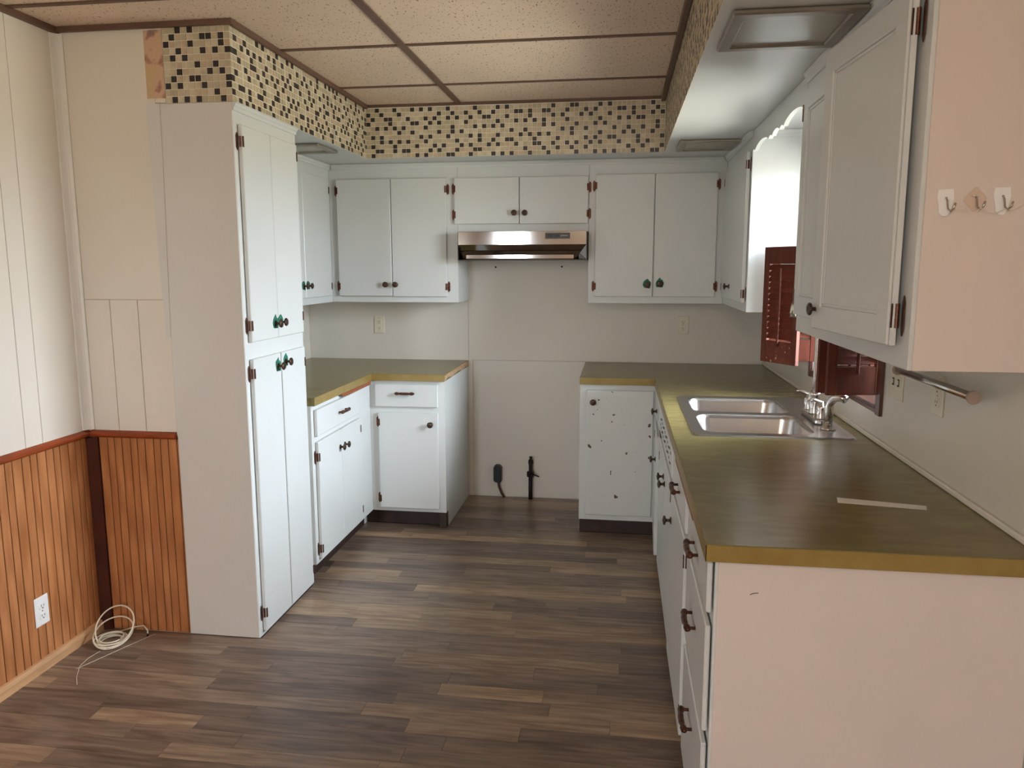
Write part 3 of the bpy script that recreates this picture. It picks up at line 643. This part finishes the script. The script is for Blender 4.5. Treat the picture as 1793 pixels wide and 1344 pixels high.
# ------------------------------------------------------------------ window with casing, sill, sash and glass
wn = thing('window_1', 'brown-cased window over the sink', 'window', (XR+.06, (WY0+WY1)/2, WZ0), kind='structure')
multi('casing', [(XR-.012, XR-.0005, WY0-.045, WY0-.001, WZ0-.02, WZ1+.045), (XR-.012, XR-.0005, WY1+.001, WY1+.036, WZ0-.02, WZ1+.045),
                 (XR-.012, XR-.0005, WY0-.001, WY1+.001, WZ1+.001, WZ1+.045), (XR-.010, XR-.0005, WY0-.001, WY1+.001, WZ0-.016, WZ0-.001)], brownwin, wn)
box('sill', XR-.012, XR+.10, WY0+.001, WY1-.001, WZ0+.0005, WZ0+.012, brownwin, wn)
V, F = cells([WY0+.001, WY0+.03, WY1-.03, WY1-.001], [WZ0+.013, WZ0+.045, 1.50, 1.53, WZ1-.03, WZ1-.001], lambda i, j: not (i == 1 and j in (1, 3)), XR+.075, XR+.105)
add('sash', V, F, white, wn, P=lambda y, z, x: (x, y, z))
box('glass_pane', XR+.088, XR+.091, WY0+.03, WY1-.03, WZ0+.045, 1.50, glass, wn, bevel=0); box('glass_pane', XR+.088, XR+.091, WY0+.03, WY1-.03, 1.53, WZ1-.03, glass, wn, bevel=0)
w2 = thing('window_2', 'narrow white window in the wall across the dining area', 'window', (-1.6, YB-.06, .7), kind='structure')
V, F = cells([-1.819, -1.79, -1.615, -1.585, -1.41, -1.381], [.701, .74, 2.06, 2.099], lambda i, j: not (i in (1, 3) and j == 1), YB-.09, YB-.03); add('frame', V, F, white, w2, P=lambda x, z, y: (x, y, z))
for a, b in ((-1.79, -1.615), (-1.585, -1.41)): box('glass_pane', a, b, YB-.062, YB-.058, .74, 2.06, glass, w2, bevel=0)
lp = thing('ceiling_lamp', 'warm globe lamp on the ceiling of the dining area', 'lamp', (-.2, -6.1, ZC))
V, F = lathe([(.09, ZC-.02), (.09, ZC-.001)], 20); add('lamp_base', V, F, nickel, lp, lambda a, b, h: (-.2+a, -6.1+b, h), smooth=False)
gm = bpy.data.materials.new('lamp_globe'); gm.use_nodes = True; _b = gm.node_tree.nodes['Principled BSDF']
_b.inputs['Base Color'].default_value = (.9, .85, .75, 1); _b.inputs['Emission Color'].default_value = (1, .87, .74, 1); _b.inputs['Emission Strength'].default_value = LAMP
V, F = lathe([(.05*0+.14*math.sin(PI*k/12)+.001, ZC-.16+.14*math.cos(PI*k/12)) for k in range(13)], 20); add('globe', V, F, gm, lp, lambda a, b, h: (-.2+a, -6.1+b, h), smooth=True)

# ------------------------------------------------------------------ louvred shutters
def shutter(label, a, b, z0, z1, m, mw, flip=1):
    """one leaf from plan point a to plan point b; slats, stiles, rails and tilt rod are parts"""
    a = Vector((a[0], a[1])); b = Vector((b[0], b[1])); d = (b-a); W_ = d.length; d.normalize(); nn = Vector((d.y, -d.x))*flip
    P = lambda u, o, z: (a.x+d.x*u+nn.x*o, a.y+d.y*u+nn.y*o, z)
    c = a+(b-a)/2; r = thing('window_shutter', label, 'shutter', (c.x, c.y, z0)); t = .019; s = .034
    box('stile', 0, s, 0, t, z0, z1, m, r, P); box('stile', W_-s, W_, 0, t, z0, z1, m, r, P)
    box('rail', s+.0005, W_-s-.0005, .001, t-.001, z1-.075, z1, m, r, P); box('rail', s+.0005, W_-s-.0005, .001, t-.001, z0, z0+.10, mw, r, P)
    zz = z0+.108; n = 13; st = (z1-.078-zz)/n
    for k in range(n):
        z = zz+st*(k+.5); V = []
        for u in (s+.001, W_-s-.001):
            for o, q in ((.0150, -st*.50), (.0180, -st*.42), (.0045, st*.50), (.0015, st*.42)): V.append((u, o, z+q))
        add('slat', V, [(0, 1, 2, 3), (4, 7, 6, 5), (0, 4, 5, 1), (1, 5, 6, 2), (2, 6, 7, 3), (3, 7, 4, 0)], m, r, P)
    box('tilt_rod', W_/2-.005, W_/2+.005, t+.0005, t+.010, z0+.075, z1-.095, m, r, P, bevel=.002)
shutter('worn red brown louvred shutter leaf catching daylight on its edge', (.668, -1.232), (.783, -1.425), 1.085, 1.605, mahog, mahogworn)
shutter('red brown louvred shutter leaf folded behind the worn leaf', (.905, -1.236), (.690, -1.222), 1.085, 1.605, mahog, mahog, -1)
shutter('dark red brown louvred shutter leaf facing the room near the switch plate', (.722, -2.112), (.925, -2.075), 1.070, 1.590, mahog, mahog)
shutter('dark red brown louvred shutter leaf folded behind the dark front leaf', (.915, -2.035), (.702, -2.066), 1.070, 1.590, mahog, mahog, -1)

# ------------------------------------------------------------------ soffit lights
def soffit_light(label, x0, x1, y0, y1):
    r = thing('soffit_light', label, 'light', ((x0+x1)/2, (y0+y1)/2, ZS)); f = .034
    V, F = cells([x0, x0+f, x1-f, x1], [y0, y0+f, y1-f, y1], lambda i, j: not (i == 1 and j == 1), ZS-.014, ZS); add('frame', V, F, alu, r, bevel=.004)
    box('lens', x0+f-.001, x1-f+.001, y0+f-.001, y1-f+.001, ZS-.007, ZS-.001, lens, r, bevel=0)
soffit_light('unlit square soffit light above the near wall cabinet', .258, .572, -2.905, -2.575)
soffit_light('unlit square soffit light in the back corner beside the window cabinet', .278, .565, -.955, -.645)
soffit_light('unlit square soffit light half hidden behind the pantry', -1.745, -1.50, -1.14, -.865)

# ------------------------------------------------------------------ outlets and switch
def outlet(label, P, u, z, m=ivory, decora=False):
    r = thing('wall_outlet', label, 'outlet', P(u, .0, z-.057)); box('cover_plate', u-.035, u+.035, .0002, .006, z-.057, z+.057, m, r, P, bevel=.003)
    if decora: box('socket_insert', u-.017, u+.017, .0062, .008, z-.034, z+.034, m, r, P, bevel=.001)
    for s in (-1, 1):
        zc_ = z+s*.0195
        pts = [(u+.0165*math.cos(a), zc_+max(-.0125, min(.0125, .0165*math.sin(a)))) for a in [2*PI*k/20 for k in range(20)]]
        V, F = prism(pts, .0062 if not decora else .0082, .0082 if not decora else .0092); so = add('socket', V, F, m, r, P)
        q = .0083 if not decora else .0093
        multi('slot', [(u-.0075, u-.0055, q, q+.0005, zc_-.001, zc_+.007), (u+.0055, u+.0075, q, q+.0005, zc_-.001, zc_+.006), (u-.0025, u+.0025, q, q+.0005, zc_-.0095, zc_-.005)], slotm, so, P, bevel=0)
    for zz_ in ((z,) if not decora else (z-.045, z+.045)):
        V, F = lathe([(.003, 0), (.003, .0008)], 8); add('screw', V, F, alu, r, lambda a, b, h, zz_=zz_: P(u+a, .0062+h, zz_+b))
    return r
outlet('white outlet on the beadboard of the left wall', face_px(XL-.0005), -2.445, .232, whitep)
outlet('ivory outlet on back wall above the left counter', face_my(-.0002), -1.572, 1.142, ivory, True)
outlet('ivory outlet on back wall above the right counter', face_my(-.0002), .397, 1.156, ivory)
outlet('ivory outlet on right wall behind the towel bar', face_mx(XR), -2.645, 1.158, ivory)
sw = thing('light_switch', 'ivory double switch plate on right wall beside the window casing', 'switch', (XR, -2.315, 1.09)); Ps = face_mx(XR)
box('cover_plate', -2.373, -2.258, .0002, .006, 1.09, 1.206, ivory, sw, Ps, bevel=.003)
for u in (-2.338, -2.292):
    t_ = box('toggle_frame', u-.006, u+.006, .0061, .008, 1.136, 1.16, slotm, sw, Ps, bevel=0)
    add('toggle', [(u-.004, .008, 1.142), (u+.004, .008, 1.142), (u+.004, .008, 1.156), (u-.004, .008, 1.156), (u-.003, .018, 1.154), (u+.003, .018, 1.154), (u+.003, .018, 1.160), (u-.003, .018, 1.160)],
        [(0, 1, 2, 3), (4, 7, 6, 5), (0, 4, 5, 1), (1, 5, 6, 2), (2, 6, 7, 3), (3, 7, 4, 0)], ivory, t_, Ps)

# ------------------------------------------------------------------ towel bar, hooks, string
tb = thing('towel_bar', 'steel towel bar with round end caps under the near wall cabinet', 'towel bar', (.86, -2.75, 1.21))
V, F = tube([(.83, -2.50, 1.212), (.83, -2.995, 1.212)], .0105, 14); add('bar', V, F, nickel, tb, smooth=True)
for yy_ in (-2.498, -3.0):
    V, F = tube([(.83, yy_+.004, 1.212), (.83, yy_-.004, 1.212)], .0165, 20); add('end_cap', V, F, capbr, tb, bevel=.001)
box('bracket', .822, .838, -2.516, -2.504, 1.212, 1.3045, nickel, tb); box('bracket_foot', .808, .852, -2.53, -2.49, 1.3015, 1.3045, nickel, tb)
YE = -3.2572
def hook(label, x, z, kind):
    r = thing('adhesive_hook', label, 'hook', (x, YE, z-.025), 'adhesive hooks on the cabinet end'); P = face_my(YE)
    if kind: pts = [(x-.015, z+.026), (x+.014, z+.027), (x+.016, z+.008), (x+.011, z-.014), (x+.009, z-.022), (x+.004, z-.027), (x-.005, z-.027), (x-.011, z-.02), (x-.013, z-.004), (x-.0165, z+.01)]
    else: pts = [(x-.002, z+.026), (x+.003, z+.026), (x+.021, z+.006), (x+.021, z+.0), (x+.003, z-.02), (x-.003, z-.02), (x-.021, z), (x-.021, z+.006)]
    V, F = prism(pts, .0002, .004 if kind else .0012); add('pad', V, F, whitep if kind else clear, r, P, bevel=.001)
    o = .004 if kind else .0012
    V, F = tube([(x, o, z+.010), (x+.001, o+.004, z+.004), (x+.003, o+.005, z-.012), (x+.006, o+.010, z-.017), (x+.010, o+.015, z-.012), (x+.012, o+.016, z-.002)], .0021, 7); add('wire_hook', V, F, nickel, r, P, smooth=True)
    if not kind: box('crossbar', x-.007, x+.007, o, o+.003, z+.008, z+.0105, nickel, r, P, bevel=0)
hook('white plastic adhesive hook nearest the moulded door', .634, 1.642, 1)
hook('clear diamond adhesive hook between the two white hooks', .689, 1.645, 0)
hook('white plastic adhesive hook closest to the right wall', .738, 1.644, 1)
pts = []
for (x0, z0), (x1, z1), dip in (((.646, 1.634), (.668, 1.634), .008), ((.668, 1.634), (.695, 1.63), .01), ((.695, 1.63), (.738, 1.628), .009), ((.738, 1.628), (.775, 1.64), .006)):
    for k in range(8): t = k/8; pts.append((x0+(x1-x0)*t, YE-.0135 if 0 < k else YE-.016, z0+(z1-z0)*t-dip*math.sin(PI*t)))
V, F = tube(pts, .0007, 6); st = add('string', V, F, cablew, smooth=True); tag(st, 'thin pale string looped across the adhesive hooks', 'string')

# ------------------------------------------------------------------ range gap: cord outlet and gas pipe
pg = thing('range_receptacle', 'black range cord plug hanging at the foot of back wall', 'plug', (-.78, -.025, 0)); Pg = face_my(-.002)
V, F = prism([(-.806, .118), (-.798, .108), (-.788, .104), (-.758, .104), (-.754, .112), (-.753, .205), (-.760, .217), (-.772, .222), (-.79, .222), (-.802, .214), (-.806, .2)], 0, .042); add('housing', V, F, blackp, pg, Pg, bevel=.003)
for k in range(4): box('rib', -.798+k*.012, -.793+k*.012, .0422, .0455, .112, .205, blackp, pg, Pg)
V, F = tube([(-.776, -.022, .108), (-.77, -.022, .07), (-.755, -.02, .03), (-.738, -.018, .001)], .0085, 10); add('cord', V, F, cablebrown, pg, smooth=True)
gp = thing('gas_pipe', 'dark iron gas stub pipe with valve lever at back wall', 'pipe', (-.56, -.035, 0))
V, F = lathe([(.0135, 0), (.0135, .15)], 14); add('lower_pipe', V, F, darkiron, gp, lambda a, b, h: (-.559+a, -.035+b, h), smooth=True)
V, F = lathe([(.014, .15), (.021, .153), (.021, .185), (.014, .189)], 8); v = add('valve', V, F, darkiron, gp, lambda a, b, h: (-.560+a*1.15, -.035+b, h))
V, F = tube([(-.55, -.052, .172), (-.53, -.056, .170), (-.500, -.056, .158)], .005, 8, rs=[.008, .005, .004]); add('lever', V, F, darkiron, v, smooth=True)
V, F = lathe([(.0125, .189), (.0125, .235), (.016, .237), (.016, .262), (.011, .268), (.0085, .272), (.0085, .278), (.0105, .279), (.0105, .287), (.003, .288)], 12); add('upper_pipe', V, F, darkiron, gp, lambda a, b, h: (-.558+a, -.035+b, h))

# ------------------------------------------------------------------ loose things
V, F = tube([(.300, -3.2412, .796), (.308, -3.2412, .8), (.318, -3.2412, .801)], .0008, 5); add('pencil_mark', V, F, hole, bd)
V, F = cells([0, 1], [0, 1], lambda i, j: True, .9143, .9148)
q = [(.578, -2.857), (.783, -2.903), (.772, -2.937), (.568, -2.903)]
V = [(x, y_, z) for z in (.9144, .9149) for x, y_ in q]; pa = add('paper_strip', V, [(0, 1, 2, 3), (7, 6, 5, 4), (0, 4, 5, 1), (1, 5, 6, 2), (2, 6, 7, 3), (3, 7, 4, 0)], paperm); tag(pa, 'white paper strip lying on the olive counter', 'paper')
fp = box('wallpaper_scrap', -1.786, -1.7125, YP-.0012, YP-.0002, 2.150, 2.395, floralm, bevel=0); tag(fp, 'torn strip of old floral wallpaper beside the mosaic end', 'wallpaper')
cc = thing('cable_coil', 'coil of cream cable on the floor in the beadboard corner', 'cable', (-2.02, -2.225, 0))
cx, cy = -2.035, -2.225; pts = []
for k in range(7*24):
    a = 2*PI*k/24; r = .046+.016*((k//24) % 3)/2.2+.004*math.sin(a*1.3+k*.05); pts.append((cx+r*math.cos(a), cy+r*.95*math.sin(a), .004+.0062*(k//48)+.002*math.sin(a)))
V, F = tube(pts, .0032, 6); add('bundle', V, F, cablew, cc, smooth=True)
def loop(c, r, tilt, az, n=40, a0=0, a1=2*PI, e=.9):
    R = Matrix.Rotation(az, 3, 'Z') @ Matrix.Rotation(tilt, 3, 'Y'); o = []
    for k in range(n+1):
        a = a0+(a1-a0)*k/n; o.append(Vector(c)+R @ Vector((r*math.cos(a), r*e*math.sin(a), 0)))
    return o
tl = math.radians
p1 = loop((-2.03, -2.215, .048), .082, tl(25), tl(-75), a0=tl(0), a1=tl(360)); zmin = min(p.z for p in p1); p1 = [p-Vector((0, 0, zmin-.004)) for p in p1]
p2 = loop((-2.025, -2.21, .0), .084, tl(48), tl(-82), a0=tl(10), a1=tl(330)); zmin = min(p.z for p in p2); p2 = [p-Vector((0, 0, zmin-.004)) for p in p2]
V, F = tube(p1, .0031, 8, closed=False); add('loose_loop', V, F, cablew, cc, smooth=True)
V, F = tube(p2, .0031, 8); add('loose_loop', V, F, cablew, cc, smooth=True)
V, F = tube([(-2.06, -2.15, .006), (-2.0, -2.125, .02), (-1.955, -2.125, .03), (-1.928, -2.14, .018), (-1.921, -2.152, .004)], .0031, 8); e_ = add('loose_end', V, F, cablew, cc, smooth=True)
V, F = tube([(-1.922, -2.150, .006), (-1.917, -2.160, .0045)], .0042, 8); add('plug_tip', V, F, blackp, e_)
for lab, pp in (('straight pale wire lying on the floor beside the cable coil', [(-1.90, -2.135), (-1.95, -2.25), (-2.0, -2.37), (-2.03, -2.44)]), ('curved pale wire trailing from the cable coil', [(-2.03, -2.30), (-2.04, -2.36), (-2.03, -2.42), (-1.99, -2.49), (-1.95, -2.54)])):
    V, F = tube([(x, y_, .0012) for x, y_ in pp], .0009, 6); o = add('floor_wire', V, F, cablew, smooth=True); tag(o, lab, 'wire')
